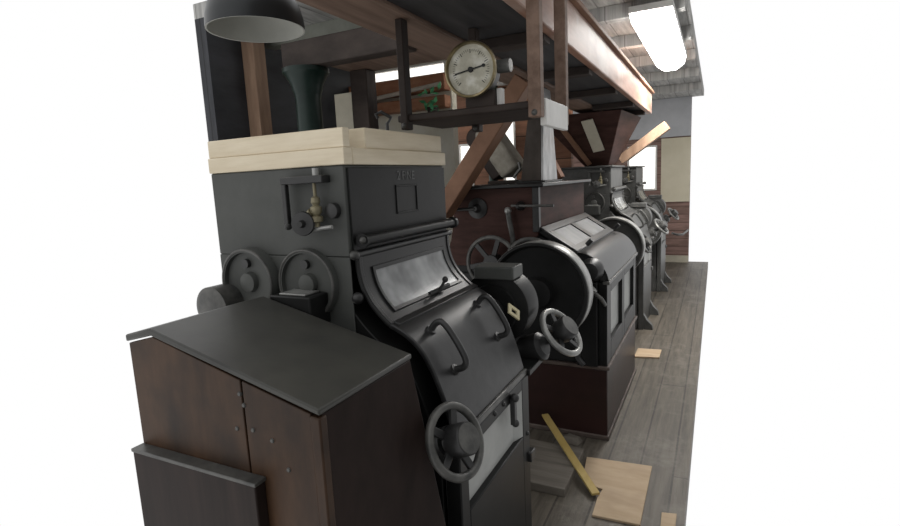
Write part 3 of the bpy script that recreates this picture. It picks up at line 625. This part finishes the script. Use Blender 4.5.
tag(MB().box(-3.19, -2.16, 4.33, 4.449, 2.40, 2.54).build('wall_rail', 'orange', bevel=.006), 'upper reddish timber rail on the pale partition', 'rail', 'reddish wall rails')
tag(MB().box(-3.19, -2.16, 4.33, 4.449, 2.25, 2.355).build('wall_rail', 'orange', bevel=.006), 'lower reddish timber rail on the pale partition', 'rail', 'reddish wall rails')
tag(MB().tube([(-3.1, 4.30, 2.375), (-2.6, 4.30, 2.41), (-2.18, 4.30, 2.445)], .018).build('water_pipe', 'pipe', bevel=0), 'thin pale pipe sloping across the two reddish rails', 'pipe')
gl = MB()
for k in range(26):
    c = Vector((-2.23+random.uniform(-.07, .07), 4.22+random.uniform(-.05, .05), 2.28+random.uniform(-.08, .12)))
    d = Vector((random.uniform(-1, 1), random.uniform(-1, .2), random.uniform(-.3, 1))).normalized(); s_ = d.orthogonal().normalized()
    gl.face([c, c+d*.03+s_*.018, c+d*.075, c+d*.03-s_*.018], True)
pt = thing('green_plant', (-2.23, 4.22, 2.14), 'small bright green plant in front of the lower reddish rail', 'plant')
gl.build('foliage', 'bright_green', pt, 0)
MB().lathe((-2.23, 4.22, 2.14), (0, 0, 1), [(0, 0), (.035, 0), (.05, .1), (.044, .1), (.04, .09), (0, .09)], 20).build('pot', 'dark_timber', pt, 0)
tag(MB().box(-2.33, -2.12, 4.15, 4.325, 2.10, 2.139).build('wall_ledge', 'dark_timber', bevel=.003), 'small dark ledge carrying the green plant', 'ledge')
tag(MB().lathe((-2.47, 6.2, 0), (0, 0, 1), [(0, 0), (.07, 0), (.06, .06), (.055, 2.6), (.09, 2.7), (.09, 2.798), (0, 2.798)], 24).build('green_pipe', 'green', bevel=0), 'thin dark green upright pipe before the bright back window', 'pipe')

# ------------------------------------------------------------------ lamps
lp = thing('pendant_lamp', (-1.49, 1.5, 2.165), 'black dome pendant lamp with white inside, upper left', 'lamp')
lc = (-1.49, 1.5, 2.165); k_ = .17/.262
dome = [(r*k_, h*k_) for r, h in [(.262, .0), (.262, .012), (.258, .06), (.245, .115), (.21, .175), (.14, .225), (.07, .245), (.06, .30), (.03, .33), (0, .33)]]
MB().lathe(lc, (0, 0, 1), dome, 56).build('lamp_shade', 'shade', lp, 0)
MB().lathe(lc, (0, 0, 1), [(r*k_, h*k_) for r, h in [(.2615, .001), (.252, .001), (.248, .058), (.236, .11), (.2, .168), (.13, .212), (0, .225)]], 56).build('shade_lining', 'shade_in', lp, 0)
MB().lathe(lc, (0, 0, 1), [(0, .05), (.018, .055), (.026, .07), (.02, .09), (.012, .10), (.012, .14), (0, .14)], 24).build('bulb', 'enamel', lp, 0)
MB().cyl((lc[0], 1.5, lc[2]+.2), (lc[0], 1.5, 2.70), .006, n=10).build('cord', 'iron', lp, 0)
fl = thing('ceiling_light', (-.42, 4.4, 2.56), 'glaring white fluorescent light under the ceiling at upper right', 'light')
MB().box(-.56, -.28, 3.95, 5.7, 2.655, 2.699).build('light_body', 'white_wood', fl, .004)
MB().prism([(-.555, 2.654), (-.54, 2.59), (-.47, 2.54), (-.37, 2.54), (-.30, 2.59), (-.285, 2.654)], 3.95, 5.7).build('diffuser', 'tube', fl, .004)

# ------------------------------------------------------------------ loose things on the floor
tag(MB().box(-1.02, -.64, 2.42, 2.86, .0005, .046).build('floor_plank', 'grey_board', bevel=.004), 'thick grey raised board on the floor between the two nearest mills', 'board')
def flat_board(name, pv, z0, z1, mat):
    mb = MB(); n = len(pv)
    lo = [mb.bm.verts.new((x, y, z0)) for x, y in pv]; hi = [mb.bm.verts.new((x, y, z1)) for x, y in pv]
    mb.bm.faces.new(hi); mb.bm.faces.new(list(reversed(lo)))
    for i in range(n): mb.bm.faces.new([lo[i], lo[(i+1) % n], hi[(i+1) % n], hi[i]])
    return mb.build(name, mat, bevel=.0015)
pv = [(-.62, 2.835), (-.273, 2.866), (-.27, 2.327), (-.484, 2.318), (-.488, 2.465), (-.478, 2.55), (-.545, 2.56), (-.60, 2.67)]
tag(flat_board('plywood_offcut', pv, .0005, .012, 'ply'), 'pale plywood offcut with a notched corner lying on the aisle floor', 'plywood')
tag(flat_board('plywood_scrap', [(-.19, 2.46), (-.125, 2.475), (-.125, 2.2), (-.18, 2.2)], .0005, .012, 'ply'), 'small pale plywood corner at the bottom right of the aisle', 'plywood')
tag(MB().beam((-.925, 3.05, .122), (-.497, 2.475, .021), .042, .014).build('yellow_stick', 'stick', bevel=.002), 'long yellowish wooden stick leaning across the grey board onto the plywood', 'stick')
tag(flat_board('pale_floor_board', [(-.60, 4.66), (-.40, 4.70), (-.40, 4.92), (-.60, 4.90)], .0005, .014, 'ply'), 'pale board lying across the aisle beside the second mill\'s far end', 'board')
tag(MB().hexa([(-.80, 2.97, .0005), (-.70, 2.95, .0005), (-.68, 3.03, .0005), (-.78, 3.05, .0005), (-.79, 2.98, .035), (-.71, 2.965, .04), (-.70, 3.02, .03), (-.77, 3.04, .035)]).build('wood_scrap', 'grey_board', bevel=.004), 'small grey wood scrap at the foot of the red-brown plinth', 'scrap')
area('lamp_glow', (-.42, 5.5, 2.53), (-.40, 6.0, 0), .8, 85)
